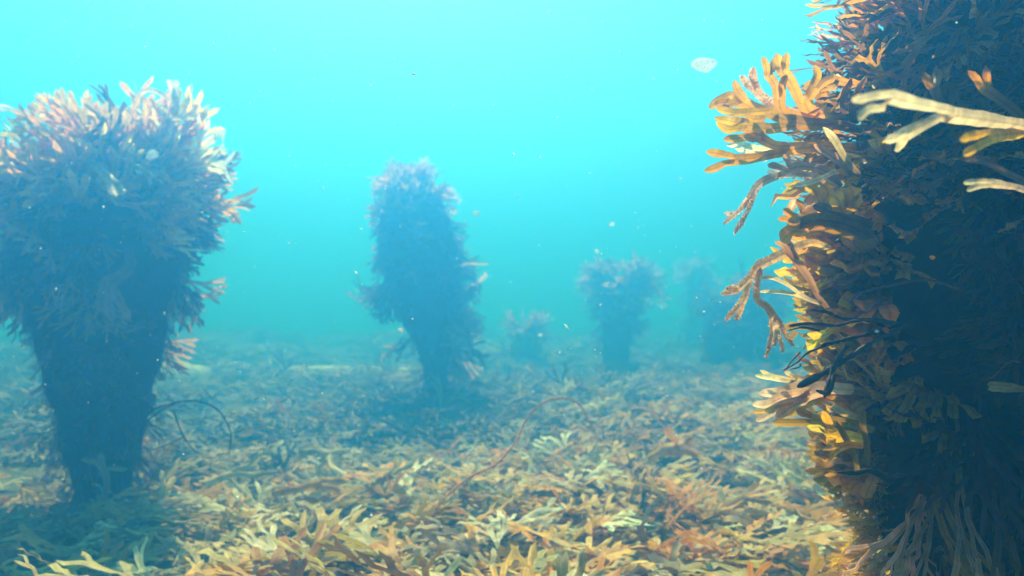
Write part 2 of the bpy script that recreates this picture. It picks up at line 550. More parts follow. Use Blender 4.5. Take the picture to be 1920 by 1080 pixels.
def hand_frond(name, zoom, tree, d0, d1, w, col, tipcol=None, parent=None, roll=0.3, mat=None, ripple=0.08, fuzz=0, label=None,
               taper=1.0, blob=0.0, dpow=1.0):
    """tree = (points, [children]); w in zoom pixels; d0..d1 distance from root to tips"""
    if parent is near: d0, d1 = d0 * NK, d1 * NK
    na = 7
    b = Blade(na)
    depth = [0.0]

    def length(t):
        pts, kids = t
        L = sum(math.dist(pts[i][:2], pts[i + 1][:2]) for i in range(len(pts) - 1))
        return L + max([length((([pts[-1]] + k[0]), k[1])) for k in kids] or [0])
    total = length(tree)

    def go(t, start, s0, width, row0, wob):
        pts, kids = t
        full = ([start] if start is not None else []) + list(pts)
        s = s0; p3 = []; ss = []
        for i, q in enumerate(full):
            if i: s += math.dist(full[i - 1][:2], q[:2])
            f = s / total
            d = d0 + (d1 - d0) * f ** dpow + (wob * f if wob else 0)
            x, y = zoom(q[:2])
            p3.append(P(x, y, d)); ss.append(f)
        if row0 is not None: p3[0] = row0[na // 2]
        mid = np.mean(p3, 0)
        pt = catmull(p3, 0.006)
        k = len(pt)
        width3 = width / zoom.s / FPX * (mid - CAM).dot(_f)
        leaf = not kids
        ws = np.linspace(width3 * (0.85 if start is not None else 0.8), width3 * (1.0 if leaf else 1.22), k)
        ws = ws * (1 + 0.06 * np.sin(np.arange(k) * 0.33 + rng.uniform(0, 6)) + 0.04 * np.sin(np.arange(k) * 0.9 + rng.uniform(0, 6)))
        view = norm(CAM - mid)
        tg = norm(pt[-1] - pt[0])
        nr = norm(view + np.cross(view, tg) * math.tan(roll + rng.normal(0, 0.12)))
        end, tan, side, nn = b.branch(pt, ws, nr, ss[0], ss[-1], row0, leaf and blob == 0, ripple, 0.08, -0.12)
        if kids:
            lo, hi = b.halves(end)
            c = end[na // 2]
            order = sorted(kids, key=lambda kk: np.dot(P(*zoom(kk[0][0][:2]), d1) - c, side))
            rows = [lo, hi] if len(kids) == 2 else ([None] * len(kids) if len(kids) > 2 else [end])
            if len(kids) > 2:
                xs = np.linspace(0, na - 1, len(kids) + 1)
                rows = []
                for q in range(len(kids)):
                    x = np.linspace(xs[q], xs[q + 1], na); kk = np.minimum(x.astype(int), na - 2); f = (x - kk)[:, None]
                    rows.append(end[kk] * (1 - f) + end[kk + 1] * f)
            for kid, rw in zip(order, rows):
                go(kid, full[-1], s, width * taper * (0.9 if len(kids) < 3 else 0.8), rw, wob + rng.normal(0, 0.025))

    go(tree, None, 0.0, w, None, 0.0)
    V, F, U, T = b.arrays()
    c0, c1 = np.array(col), np.array(tipcol if tipcol is not None else col)
    C = c0 + (c1 - c0) * np.clip(T, 0, 1)[:, None]
    C = C * (1 + 0.25 * vnoise(V[:, 0] + V[:, 2], V[:, 1], 0.02, 77))[:, None]
    g = Geo(); g.add(V, F, np.clip(C, 0.003, 0.88), U)
    if fuzz:
        fk = F[rng.integers(0, len(F), fuzz)]; bw = rng.dirichlet(np.ones(4), fuzz)
        k = fk[:, 0]; root = (V[fk] * bw[..., None]).sum(1)
        d = norm(rng.normal(0, 1, (fuzz, 3))); L = rng.uniform(0.0008, 0.0032, (fuzz, 1))
        s = norm(np.cross(d, rng.normal(0, 1, (fuzz, 3)))) * 0.0004
        a, e = root, root + d * L
        W = np.stack([a - s, a + s, e + s * 0.4, e - s * 0.4], 1).reshape(-1, 3)
        g.add(W, np.arange(fuzz * 4).reshape(-1, 4), np.repeat(np.clip(C[k] * 1.25, 0, 0.85), 4, 0), np.full(fuzz * 4, 0.8))
    o = g.build(name, mat or M_FROND, parent)
    if label: o["label"] = label
    return o


def tube(name, pts, r0, r1, col, parent=None, mat=None, lump=0.15, forks=()):
    """thin round stalk (a tube along a smooth line), with optional side twigs in the same piece"""
    g = Geo()

    def one(p, a, b_):
        pt = catmull(p, max(a * 2.2, 0.004)); n = len(pt); K = 8
        tan = norm(np.gradient(pt, axis=0)); ref = np.array([0.31, 0.52, 0.79])
        X = norm(np.cross(tan, ref)); Yv = np.cross(tan, X)
        r = np.linspace(a, b_, n) * (1 + lump * rng.normal(0, 1, n))
        r[-1] *= 0.35
        an = np.linspace(0, 2 * math.pi, K + 1)[:-1]
        V = (pt[:, None] + r[:, None, None] * (np.cos(an)[None, :, None] * X[:, None] + np.sin(an)[None, :, None] * Yv[:, None])).reshape(-1, 3)
        i = np.arange(n - 1)[:, None] * K; j = np.arange(K)[None, :]; j2 = (j + 1) % K
        F = np.stack([(i + j).ravel(), (i + j2).ravel(), (i + K + j2).ravel(), (i + K + j).ravel()], 1)
        e = (n - 1) * K
        F = np.vstack([F, [[e, e + 1, e + 2, e + 3]], [[e, e + 3, e + 4, e + 7]], [[e + 4, e + 5, e + 6, e + 7]]])
        g.add(V, F, np.tile(np.array(col), (len(V), 1)) * rng.uniform(0.75, 1.25, (len(V), 1)), np.full(len(V), 0.8))
    one(pts, r0, r1)
    for (p, a, b_) in forks: one(p, a, b_)
    return g.build(name, mat or M_STALK, parent)


def zp(zoom, pts, d0, d1):
    n = len(pts)
    return np.array([P(*zoom(q), d0 + (d1 - d0) * i / (n - 1)) for i, q in enumerate(pts)]) + rng.normal(0, 0.0025, (n, 3))


# ================================================================== the near post on the right
NEAR_D, NK = 0.95, 0.76                 # distance of its axis; size against a first sketch made at 1.25 m
nz = lambda z: CAM_Z + (z - CAM_Z) * NK

reseed(202)
near = post((0.61, NEAR_D, 0), "nearest and largest post, dark shaft fringed with glowing orange and olive fronds")
nb = shaft("shaft", [(1260, 1715, 1965), (1080, 1690, 1990), (940, 1668, 2010), (800, 1645, 2030), (650, 1635, 2060), (500, 1615, 2080),
                     (350, 1610, 2080), (230, 1640, 2060), (140, 1675, 2050), (0, 1690, 2040), (-110, 1720, 2010), (-140, 1780, 1950)], NEAR_D, near, 3, 0.10)
LEFT, FRONT = math.pi, 1.5 * math.pi


def nside(n, z0, z1, temps, a, b, cols, *args, **kw):
    side_fronds(g, nb, n, nz(z0), nz(z1), temps, a * NK, b * NK, palette(n, *cols), *args, **kw)


g = Geo()
# hanging weed over the whole shaft, lying close to it
DK = [(4, (0.075, 0.036, 0.018)), (3, (0.065, 0.02, 0.022)), (2, (0.06, 0.04, 0.035)), (2, (0.10, 0.06, 0.012))]  # weed browns darkened to deepen the shade on the shaft's face
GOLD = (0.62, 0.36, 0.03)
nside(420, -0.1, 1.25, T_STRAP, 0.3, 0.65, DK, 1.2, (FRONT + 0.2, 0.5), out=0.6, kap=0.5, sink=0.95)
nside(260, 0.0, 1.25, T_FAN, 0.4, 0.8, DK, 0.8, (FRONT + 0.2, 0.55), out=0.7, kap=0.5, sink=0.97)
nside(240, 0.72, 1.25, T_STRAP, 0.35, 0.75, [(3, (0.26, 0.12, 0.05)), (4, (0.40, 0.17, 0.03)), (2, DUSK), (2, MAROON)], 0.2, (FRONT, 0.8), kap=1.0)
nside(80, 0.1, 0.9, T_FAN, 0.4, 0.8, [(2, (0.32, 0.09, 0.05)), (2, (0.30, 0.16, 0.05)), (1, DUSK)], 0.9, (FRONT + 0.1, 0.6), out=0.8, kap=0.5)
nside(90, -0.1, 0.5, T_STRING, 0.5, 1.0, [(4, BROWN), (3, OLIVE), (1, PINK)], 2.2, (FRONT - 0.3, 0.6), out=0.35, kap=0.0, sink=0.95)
reseed(2202)
# golden and olive fans down the lit edge, backlit glow raised in their colour
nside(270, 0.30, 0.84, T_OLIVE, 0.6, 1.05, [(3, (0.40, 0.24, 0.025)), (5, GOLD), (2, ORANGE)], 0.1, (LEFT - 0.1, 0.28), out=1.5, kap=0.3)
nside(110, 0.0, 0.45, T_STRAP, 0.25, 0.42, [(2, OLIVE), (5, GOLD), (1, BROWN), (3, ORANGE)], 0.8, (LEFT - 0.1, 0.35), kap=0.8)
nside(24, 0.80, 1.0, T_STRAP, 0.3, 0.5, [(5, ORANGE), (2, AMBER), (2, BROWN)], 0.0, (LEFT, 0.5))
g.build("side_foliage", M_FROND, near)
g = Geo()
n = 130; crown_fronds(g, nb, n, T_STRAP, 0.3, 0.5, palette(n, (4, ORANGE), (3, AMBER), (2, BROWN), (1, PINK)), 0.4)
g.build("crown_foliage", M_FROND, near)

reseed(303)
# pale and yellow fronds reaching across in front, upper right
hand_frond("frond", ZC, ([(1560, 470), (1440, 425), (1300, 400), (1100, 370), (900, 345)], [
    ([(780, 285), (600, 250), (450, 210)], [([(330, 200), (230, 225), (150, 218)], []), ([(380, 290), (280, 300), (195, 375)], [])]),
    ([(820, 355), (680, 420), (560, 480)], [([(480, 510), (395, 530)], []), ([(520, 560), (470, 612)], [])])]),
    0.94, 0.52, 92, (0.62, 0.42, 0.27), (0.74, 0.56, 0.36), near, 0.2, dpow=0.55, label="pale cream forked frond reaching across the top of the dark shaft")
hand_frond("frond", ZC, ([(1500, 470), (1400, 480), (1290, 490), (1200, 500)], [
    ([(1080, 495), (960, 525)], []), ([(1130, 560), (1060, 600), (985, 640)], [])]),
    0.92, 0.60, 80, AMBER, AMBER, near, 0.1, dpow=0.6, label="short amber forked frond below the pale frond")
hand_frond("frond", ZC, ([(1540, 960), (1420, 895), (1300, 870), (1200, 855)], [
    ([(1100, 838), (985, 850)], []), ([(1110, 875), (1010, 905)], [])]), 0.90, 0.66, 50, PINK, (0.62, 0.48, 0.32), near, 0.1)
hand_frond("frond", ZC, ([(1500, 870), (1350, 800), (1150, 700), (940, 665)], []), 0.90, 0.92, 62, DUSK, BROWN, near, 0.5)
hand_frond("frond", ZC, ([(1480, 420), (1370, 310), (1250, 220), (1150, 150)], [([(1080, 70), (1020, 10)], []), ([(1160, 60), (1150, -30)], [])]),
    0.92, 0.95, 70, BROWN, ORANGE, near, 0.2)
hand_frond("frond", ZC, ([(800, 330), (790, 230), (760, 140)], [([(700, 60), (690, 20)], []), ([(790, 50), (770, -10)], [])]),
    0.98, 1.0, 70, BROWN, ORANGE, near, 0.4)
# upper left: big orange blades
hand_frond("frond", ZB, ([(1700, 640), (1450, 560), (1200, 560), (1040, 540)], [
    ([(900, 500), (780, 440)], [([(600, 430), (420, 440), (235, 395)], []), ([(660, 505), (520, 480)], [])]),
    ([(880, 590), (740, 600), (560, 560)], [([(420, 530), (215, 490)], []), ([(430, 600), (340, 610), (235, 530)], [])])]),
    1.16, 1.02, 110, BROWN, AMBER, near, 0.25)
hand_frond("frond", ZB, ([(1650, 800), (1400, 780), (1180, 790), (960, 810)], [
    ([(820, 770), (680, 700)], [([(560, 690), (430, 700), (305, 710)], []), ([(640, 650), (560, 620), (470, 590)], [])]),
    ([(800, 860), (600, 900), (420, 915)], [([(280, 860), (130, 830)], []), ([(320, 960), (220, 1000), (110, 1030)], [])])]),
    1.14, 1.0, 105, ORANGE, (0.62, 0.30, 0.06), near, 0.2, label="large orange forked frond pointing left from the shaft top")
hand_frond("frond", ZB, ([(1250, 800), (950, 830), (780, 830)], [([(640, 800), (500, 770), (340, 770)], []), ([(620, 840), (420, 800)], [])]),
    1.17, 1.06, 75, CREAM, (0.82, 0.74, 0.55), near, 0.3)
hand_frond("frond", ZB, ([(1600, 520), (1400, 450), (1200, 440), (1120, 330)], [
    ([(1020, 200), (960, 90), (900, 20)], [([(860, -60), (840, -160)], []), ([(930, -60), (950, -170)], [])]),
    ([(1190, 240), (1230, 180)], [([(1330, 120), (1450, 70)], []), ([(1250, 60), (1230, -40)], [])])]),
    1.2, 1.1, 120, ORANGE, AMBER, near, 0.2)
hand_frond("frond", ZB, ([(1350, 560), (1080, 470), (900, 430), (870, 300)], [
    ([(830, 170), (760, 60)], [([(740, -20), (700, -130)], []), ([(800, -40), (830, -120)], [])]), ([(900, 150), (950, 60)], [])]),
    1.18, 1.08, 90, ORANGE, AMBER, near, 0.2)
hand_frond("frond", ZB, ([(1250, 560), (900, 480), (620, 400), (500, 330)], [
    ([(450, 220), (415, 110)], []), ([(400, 260), (300, 290), (155, 395)], [])]), 1.2, 1.1, 100, ORANGE, AMBER, near, 0.3)
hand_frond("frond", ZB, ([(1200, 500), (880, 400), (720, 300), (620, 200)], [([(600, 90), (610, -20)], []), ([(530, 130), (480, 60)], [])]),
    1.23, 1.16, 90, PINK, (0.72, 0.52, 0.38), near, 0.3, fuzz=2500, label="orange blade crusted with frilly white growth")
hand_frond("frond", ZB, ([(560, 420), (440, 350), (360, 360)], [([(300, 380), (240, 390)], []), ([(330, 330), (210, 350)], [])]), 1.22, 1.14, 80, AMBER, ORANGE, near, 0.4)
hand_frond("frond", ZB, ([(1400, 420), (1300, 330), (1280, 240)], [([(1200, 160), (1110, 190)], []), ([(1330, 160), (1420, 150), (1530, 60)], [])]),
    1.22, 1.15, 110, ORANGE, AMBER, near, 0.3)
hand_frond("frond", ZB, ([(1560, 520), (1520, 380), (1530, 250), (1600, 90)], []), 1.15, 1.12, 85, BROWN, (0.2, 0.10, 0.05), near, 0.2)
hand_frond("frond", ZB, ([(1620, 520), (1610, 350), (1680, 180), (1760, 60)], []), 1.13, 1.12, 85, BROWN, ORANGE, near, 0.3)
hand_frond("frond", ZB, ([(1690, 1080), (1540, 900), (1420, 700), (1310, 585)], []), 1.05, 1.0, 75, BROWN, CREAM, near, 0.2)
hand_frond("frond", ZB, ([(1620, 1060), (1430, 900), (1220, 760)], []), 1.08, 1.04, 90, DUSK, PINK, near, 0.3)
# drooping pale strands on the left
hand_frond("frond", Z7, ([(780, 600), (680, 540), (560, 515), (460, 530), (375, 570), (335, 640)], [
    ([(290, 690), (200, 765)], []), ([(270, 710), (205, 712)], []), ([(300, 740), (255, 812)], [])]), 1.15, 1.02, 34, PINK, (0.66, 0.48, 0.40), near, 0.3,
    fuzz=1500, label="thin pinkish frond drooping left with a frayed tip")
hand_frond("frond", Z7, ([(780, 580), (700, 500), (600, 480), (520, 490)], [([(460, 480), (420, 470)], []), ([(520, 450), (500, 420)], [])]), 1.15, 1.06, 38, DUSK, PINK, near, 0.3)
hand_frond("frond", Z7, ([(760, 500), (690, 535), (620, 560), (548, 575)], []), 1.05, 1.0, 30, CREAM, (0.8, 0.7, 0.55), near, 0.2)
hand_frond("frond", Z7, ([(850, 690), (770, 680), (690, 645)], [([(650, 600), (610, 565)], []), ([(720, 610), (690, 560)], [])]), 1.12, 1.06, 60, AMBER, (0.68, 0.38, 0.05), near, 0.1)
hand_frond("frond", Z7, ([(860, 690), (830, 670)], [([(815, 620), (812, 570)], []), ([(790, 630), (775, 590)], []), ([(770, 650), (740, 620)], []), ([(845, 630), (835, 580)], [])]),
    1.06, 1.04, 110, AMBER, (0.68, 0.38, 0.05), near, 0.1, label="toothed bright yellow fan lit from behind")
hand_frond("frond", Z7, ([(900, 800), (760, 770), (650, 735), (580, 730)], [([(520, 740), (472, 738)], []), ([(540, 720), (497, 688)], []), ([(590, 690), (565, 640)], [])]),
    1.14, 1.06, 46, BROWN, ORANGE, near, 0.2)
hand_frond("frond", Z7, ([(930, 780), (840, 740), (760, 715), (700, 690), (645, 670)], []), 1.1, 1.05, 62, BROWN, DUSK, near, 0.2)
hand_frond("frond", Z7, ([(940, 880), (820, 800), (700, 770), (600, 780)], [([(540, 800), (485, 850)], []), ([(560, 760), (520, 745)], [])]), 1.1, 1.03, 85, OLIVE, ORANGE, near, 0.3)
hand_frond("frond", Z7, ([(930, 830), (820, 770), (680, 745), (560, 770)], []), 1.08, 1.03, 75, DUSK, OLIVE, near, 0.2)
hand_frond("frond", ZE, ([(900, 190), (760, 145), (640, 180), (500, 250), (350, 320)], [
    ([(270, 420), (180, 510)], [([(110, 535), (50, 538)], []), ([(130, 500), (88, 506)], [])]),
    ([(280, 430), (240, 560), (205, 630)], [([(140, 690), (85, 750)], []), ([(190, 700), (165, 755)], [])]),
    ([(330, 470), (335, 590), (410, 640), (460, 720)], [([(450, 850), (400, 1050)], []), ([(480, 850), (465, 950)], []), ([(510, 880), (530, 1000)], []), ([(550, 850), (615, 950)], [])])]),
    1.12, 0.99, 66, (0.66, 0.42, 0.20), (0.68, 0.46, 0.30), near, 0.3, fuzz=4000, label="long furry tan frond hanging left and splitting into drooping tips")
hand_frond("frond", ZE, ([(830, 620), (740, 590), (640, 540)], [([(560, 470), (450, 420), (350, 420)], []), ([(520, 530), (350, 525)], [])]), 1.12, 1.02, 40, PINK, CREAM, near, 0.3)
hand_frond("frond", ZE, ([(880, 660), (800, 560), (730, 420), (620, 270)], [([(540, 170), (470, 140)], []), ([(570, 150), (560, 90)], [])]), 1.13, 1.05, 58, (0.3, 0.16, 0.09), (0.42, 0.22, 0.13), near, 0.2)
# lower left
hand_frond("frond", ZD, ([(760, 270), (600, 260), (450, 290)], [
    ([(330, 260), (220, 290), (85, 290)], []), ([(260, 320), (140, 370), (40, 368)], []), ([(250, 350), (180, 420), (65, 490)], []),
    ([(330, 380), (260, 430), (205, 465)], [])]), 1.12, 1.02, 100, PINK, (0.72, 0.50, 0.38), near, 0.4, fuzz=600, label="pale pink fan of narrow tips low on the lit edge")
hand_frond("frond", ZD, ([(640, 300), (500, 330), (380, 380), (300, 420), (215, 450)], []), 1.13, 1.05, 85, ORANGE, AMBER, near, 0.2)
hand_frond("frond", ZD, ([(330, 360), (200, 395), (120, 420), (40, 430)], []), 1.06, 1.03, 30, AMBER, AMBER, near, 0.2)
hand_frond("frond", ZD, ([(560, 260), (430, 230), (350, 205)], [([(200, 190), (60, 165)], []), ([(180, 170), (95, 128)], []), ([(310, 160), (270, 140)], [])]), 1.14, 1.06, 46, PINK, CREAM, near, 0.3)
hand_frond("frond", ZD, ([(900, 560), (780, 520), (620, 490), (460, 480)], [([(320, 500), (185, 500)], []), ([(420, 440), (350, 410)], [])]), 1.12, 1.04, 68, OLIVE, (0.42, 0.22, 0.03), near, 0.3)
hand_frond("frond", ZD, ([(820, 480), (680, 430), (560, 350), (460, 330)], []), 1.16, 1.1, 60, (0.42, 0.24, 0.08), PINK, near, 0.3)
hand_frond("frond", ZD, ([(840, 620), (720, 600), (640, 600)], [([(600, 580), (552, 580)], []), ([(620, 640), (565, 610)], []), ([(600, 540), (540, 420)], [])]), 1.13, 1.08, 75, AMBER, AMBER, near, 0.2)
hand_frond("frond", ZD, ([(830, 670), (730, 660), (660, 680)], [([(600, 680), (540, 690)], []), ([(620, 720), (590, 750)], [])]), 1.1, 1.05, 50, AMBER, AMBER, near, 0.2)
hand_frond("frond", ZD, ([(790, 870), (760, 720), (690, 590), (640, 480)], []), 1.1, 1.08, 48, OLIVE, OLIVE, near, 0.4)
hand_frond("frond", ZD, ([(850, 800), (850, 650), (820, 520), (830, 400)], []), 1.06, 1.04, 60, OLIVE, OLIVE, near, 0.4)
hand_frond("frond", Z8, ([(1560, 560), (1500, 555)], [([(1440, 540), (1385, 535)], []), ([(1440, 555), (1390, 558)], [])]), 0.95, 0.93, 36, OLIVE, SAGE, near, 0.2)
reseed(404)
# dark leafless stalks
def st(pts, d0, d1, r0, r1, col=(0.045, 0.028, 0.032), forks=()):
    tube("stalk", zp(Z8, pts, d0 * NK, d1 * NK), r0 * 0.5, r1 * 0.5, col, near, lump=0.2, forks=[(zp(Z8, q, a * NK, b_ * NK), x * 0.5, y * 0.5) for (q, a, b_, x, y) in forks])
st([(1000, 270), (870, 240), (740, 222), (640, 205), (585, 192)], 1.05, 1.0, 0.004, 0.003)
st([(960, 250), (800, 235), (690, 268), (570, 265), (478, 255)], 1.02, 0.97, 0.003, 0.0035, (0.09, 0.03, 0.05), [([(640, 275), (560, 288), (474, 297)], 0.985, 0.97, 0.0026, 0.0022)])
st([(980, 260), (860, 287), (720, 320), (615, 357)], 1.0, 0.96, 0.0045, 0.004, (0.03, 0.022, 0.022))
st([(1020, 290), (900, 330), (770, 390), (640, 470), (520, 546)], 1.0, 0.95, 0.0045, 0.0062, (0.05, 0.03, 0.035),
   [([(765, 395), (715, 470), (660, 545), (634, 592)], 0.96, 0.94, 0.0042, 0.004), ([(690, 520), (640, 560), (595, 572)], 0.945, 0.94, 0.004, 0.003)])
st([(640, 370), (580, 395), (530, 430), (465, 466)], 1.05, 1.03, 0.003, 0.0015, (0.12, 0.03, 0.05), [([(560, 405), (510, 420), (468, 445)], 1.04, 1.03, 0.002, 0.0012), ([(545, 420), (520, 440), (486, 468)], 1.04, 1.03, 0.002, 0.0012)])
st([(960, 960), (860, 955), (790, 955), (705, 945)], 1.06, 1.02, 0.008, 0.0045, (0.03, 0.022, 0.02))
st([(1540, 430), (1460, 435), (1400, 500), (1340, 545)], 0.95, 0.93, 0.0025, 0.0015, (0.18, 0.05, 0.04))
st([(1240, 110), (1100, 70), (960, 90), (800, 130), (740, 180)], 1.0, 1.0, 0.003, 0.002, (0.14, 0.05, 0.05))

# ================================================================== the big post on the left
def far_post(loc, label, rows, d, seed, ncrown, nside, scr, ssd, tc, ts, cc, cs, spread=1.0, drop=0.3, lump=0.12, zside=(0.16, 1.0), flat=0.0):
    reseed(1000 + seed)
    p = post(loc, label)
    b = shaft("shaft", rows, d, p, seed, lump)
    z0, z1 = 0.0, b[0][-1]
    g = Geo()
    n = ncrown
    c = palette(n, *cc)
    crown_fronds(g, b, n, tc, scr[0], scr[1], c, spread, drop, np.clip(c * 1.4, 0, 0.8), flat)
    g.build("crown_foliage", M_FROND, p)
    g = Geo()
    side_fronds(g, b, nside, z0 + (z1 - z0) * zside[0], z0 + (z1 - z0) * zside[1], ts, ssd[0], ssd[1], palette(nside, *cs), 0.7, zp=0.6, kap=1.0)
    side_fronds(g, b, nside, z0 + 0.5 * z1, z1, ts, ssd[0] * 0.5, ssd[1] * 0.6, palette(nside, *cs), 1.0, kap=0.6, out=0.7, sink=0.95)
    side_fronds(g, b, nside, z0 + 0.05, z0 + 0.55 * z1, ts, ssd[0] * 0.35, ssd[1] * 0.4, palette(nside, *cs), 1.4, kap=0.4, out=0.5, sink=0.92)
    k = nside // 3
    side_fronds(g, b, k, z0 + 0.6 * z1, z1, T_STRAP, 0.55, 0.9, palette(k, (2, BROWN), (2, PINK), (1, DUSK), (1, OCHRE)), 1.7, out=0.8, kap=0.3)
    side_fronds(g, b, nside, z0, z0 + 0.55 * z1, T_STRING, 0.14, 0.34, palette(nside, *cs), 1.3, out=0.8, kap=0.4, sink=0.93)
    return p, b, g


CROWN_C = [(6, ORANGE), (5, AMBER), (2, CREAM), (3, OCHRE), (2, BROWN)]
SIDE_C = [(3, BROWN), (3, MAROON), (2, DUSK), (1, PINK), (1, OLIVE)]
left, lb, g = far_post((-1.487, 2.71, 0), "big left post with a bushy sunlit crown and a deep blue tapering shaft",
    [(900, 146, 240), (850, 132, 254), (750, 106, 270), (650, 84, 292), (560, 62, 308), (450, 50, 335), (370, 55, 325), (310, 90, 300), (290, 130, 260)],
    2.71, 11, 360, 300, (0.42, 0.82), (0.3, 0.6), T_BROAD, T_BROAD, CROWN_C, SIDE_C, 0.9, 0.30)
zt = lb[0][-1]
n = 130; side_fronds(g, lb, n, zt - 0.40, zt, T_BROAD, 0.5, 0.85, palette(n, *(CROWN_C + [(4, BROWN), (3, DUSK)])), 0.25, kap=1.0)
n = 70; side_fronds(g, lb, n, zt - 0.2, zt + 0.05, T_BROAD, 0.5, 0.85, palette(n, (4, ORANGE), (4, AMBER), (3, CREAM)), -0.15, (1.5 * math.pi, 0.8), out=1.5, kap=1.5)
n = 60; side_fronds(g, lb, n, 0.0, 0.35, T_STRING, 0.3, 0.6, palette(n, (2, BROWN), (1, DUSK)), 1.2)
g.build("side_foliage", M_FROND, left)
hand_frond("frond", Z1, ([(640, 880), (640, 980), (540, 1060)], [([(500, 1160), (480, 1200)], []), ([(540, 1180), (560, 1240)], []), ([(600, 1160), (640, 1230)], [])]),
           2.42, 2.38, 60, DUSK, PINK, left, 0.2, label="pale fan of fronds hanging on the shaded face of the shaft")
hand_frond("frond", Z1, ([(200, 700), (300, 660), (380, 630)], []), 2.42, 2.36, 30, DUSK, PINK, left, 0.2)
hand_frond("frond", Z1, ([(430, 440), (500, 500), (560, 560)], [([(600, 600), (620, 610)], []), ([(560, 610), (570, 630)], [])]), 2.35, 2.2, 46, SAGE, CREAM, left, 0.2)
hand_frond("frond", Z1, ([(760, 470), (810, 380), (850, 250), (860, 130), (850, 80)], [([(835, 50)], []), ([(880, 60)], [])]), 2.66, 2.6, 34, PINK, CREAM, left, 0.2)
hand_frond("frond", Z1, ([(700, 420), (740, 330), (780, 275), (850, 245), (920, 240), (985, 235)], []), 2.6, 2.5, 22, DUSK, CREAM, left, 0.2)
hand_frond("frond", Z1, ([(640, 400), (650, 250), (680, 140), (720, 105), (770, 108), (850, 160)], []), 2.55, 2.5, 24, ORANGE, CREAM, left, 0.2)

# ================================================================== the posts further off
MIST_C = [(1, PINK), (3, OCHRE), (3, ORANGE), (2, BROWN), (3, AMBER)]
_, b, g = far_post((-0.53, 5.25, 0), "middle post with a ragged pinkish crown, narrowing to a point at its base",
    [(765, 810, 828), (705, 798, 838), (660, 784, 846), (610, 760, 856), (550, 722, 860), (450, 720, 848), (400, 722, 838), (365, 730, 820), (352, 755, 795)],
    5.25, 24, 190, 230, (0.38, 0.72), (0.45, 0.9), T_BROAD, T_BROAD, MIST_C, SIDE_C, 0.85, 0.25)
n = 50; side_fronds(g, b, n, 0.4, 1.2, T_BROAD, 0.6, 1.1, palette(n, *MIST_C), 0.3, (0.0, 0.7))
g.build("side_foliage", M_FROND, _)
hand_frond("frond", ZL, ([(850, 500), (880, 493), (917, 494)], []), 5.1, 5.0, 7, CREAM, CREAM, _, 0.2)
_, b, g = far_post((1.045, 7.5, 0), "slender distant post with a round mop of fronds, right of the middle post",
    [(698, 1135, 1177), (650, 1131, 1180), (600, 1129, 1185), (560, 1127, 1195), (535, 1130, 1195), (520, 1142, 1180)],
    7.5, 31, 190, 90, (0.5, 0.85), (0.4, 0.8), T_LOW, T_LOW, MIST_C, SIDE_C, 1.15, 0.15, flat=0.15)
g.build("side_foliage", M_FROND, _)
_, b, g = far_post((0.15, 8.5, 0), "smallest post, a low hazy stump with a flat tuft of fronds",
    [(690, 972, 1000), (650, 974, 1000), (625, 966, 1004), (614, 975, 995)],
    8.5, 37, 80, 40, (0.5, 0.95), (0.4, 0.8), T_LOW, T_LOW, MIST_C, SIDE_C, 1.3, 0.08, flat=0.5)
g.build("side_foliage", M_FROND, _)
_, b, g = far_post((2.8, 11.2, 0), "faintest post, a thin blue shape almost lost in the water",
    [(662, 1285, 1322), (600, 1291, 1326), (540, 1292, 1326), (518, 1298, 1320)],
    11.2, 41, 70, 60, (0.6, 1.1), (0.4, 0.9), T_LOW, T_LOW, MIST_C, SIDE_C, 0.9, 0.2)
g.build("side_foliage", M_FROND, _)
_, b, g = far_post((2.15, 7.0, 0), "squat broad dark blue post just beyond the fronds of the nearest post",
    [(705, 1310, 1462), (650, 1328, 1450), (600, 1342, 1445), (565, 1350, 1438), (552, 1375, 1415)],
    7.0, 43, 110, 160, (0.4, 0.8), (0.4, 0.8), T_LOW, T_LOW, [(3, DUSK), (2, BROWN), (1, PINK)], SIDE_C, 1.0, 0.2)
g.build("side_foliage", M_FROND, _)

reseed(505)
# ================================================================== single pieces lying on the bed
def strand(pxs, d, r, col, name, label, cat, forks=(), lump=0.1):
    pts = np.array([P(x, y, dd) for (x, y, dd) in pxs])
    o = tube(name, pts, r, r * 0.7, col, None, M_STALK, lump, [(np.array([P(x, y, dd) for (x, y, dd) in q]), a, b_) for (q, a, b_) in forks])
    return tag(o, label, cat)


strand([(790, 1010, 1.86), (825, 945, 1.90), (880, 895, 1.95), (930, 870, 2.0), (965, 830, 2.05), (985, 790, 2.1), (1015, 757, 2.12), (1050, 746, 2.15), (1085, 757, 2.2), (1110, 800, 2.3)],
       2.5, 0.0034, (0.75, 0.24, 0.08), "seaweed_strand", "thin red-brown strand arching up out of the seaweed carpet", "seaweed strand")
strand([(255, 815, 2.5), (280, 775, 2.5), (320, 757, 2.52), (370, 752, 2.55), (410, 770, 2.58), (432, 810, 2.6), (430, 850, 2.6)],
       2.5, 0.004, (0.04, 0.03, 0.03), "dead_stalk", "thin dark leafless stalk looped beside the foot of the left post", "dead stalk",
       [([(265, 800, 2.5), (300, 770, 2.46), (330, 757, 2.44)], 0.003, 0.002), ([(325, 770, 2.5), (345, 820, 2.48), (370, 850, 2.46)], 0.003, 0.002),
        ([(345, 820, 2.48), (310, 835, 2.46), (280, 845, 2.45)], 0.003, 0.002), ([(290, 770, 2.5), (270, 752, 2.5), (250, 748, 2.5)], 0.003, 0.0015)])


def bed_frond(tree, d0, d1, w, col, tip, label, cat="seaweed frond", name="loose_frond", roll=0.5):
    o = hand_frond(name, ZL, tree, d0, d1, w, col, tip, None, roll, M_CARPET)
    return tag(o, label, cat)


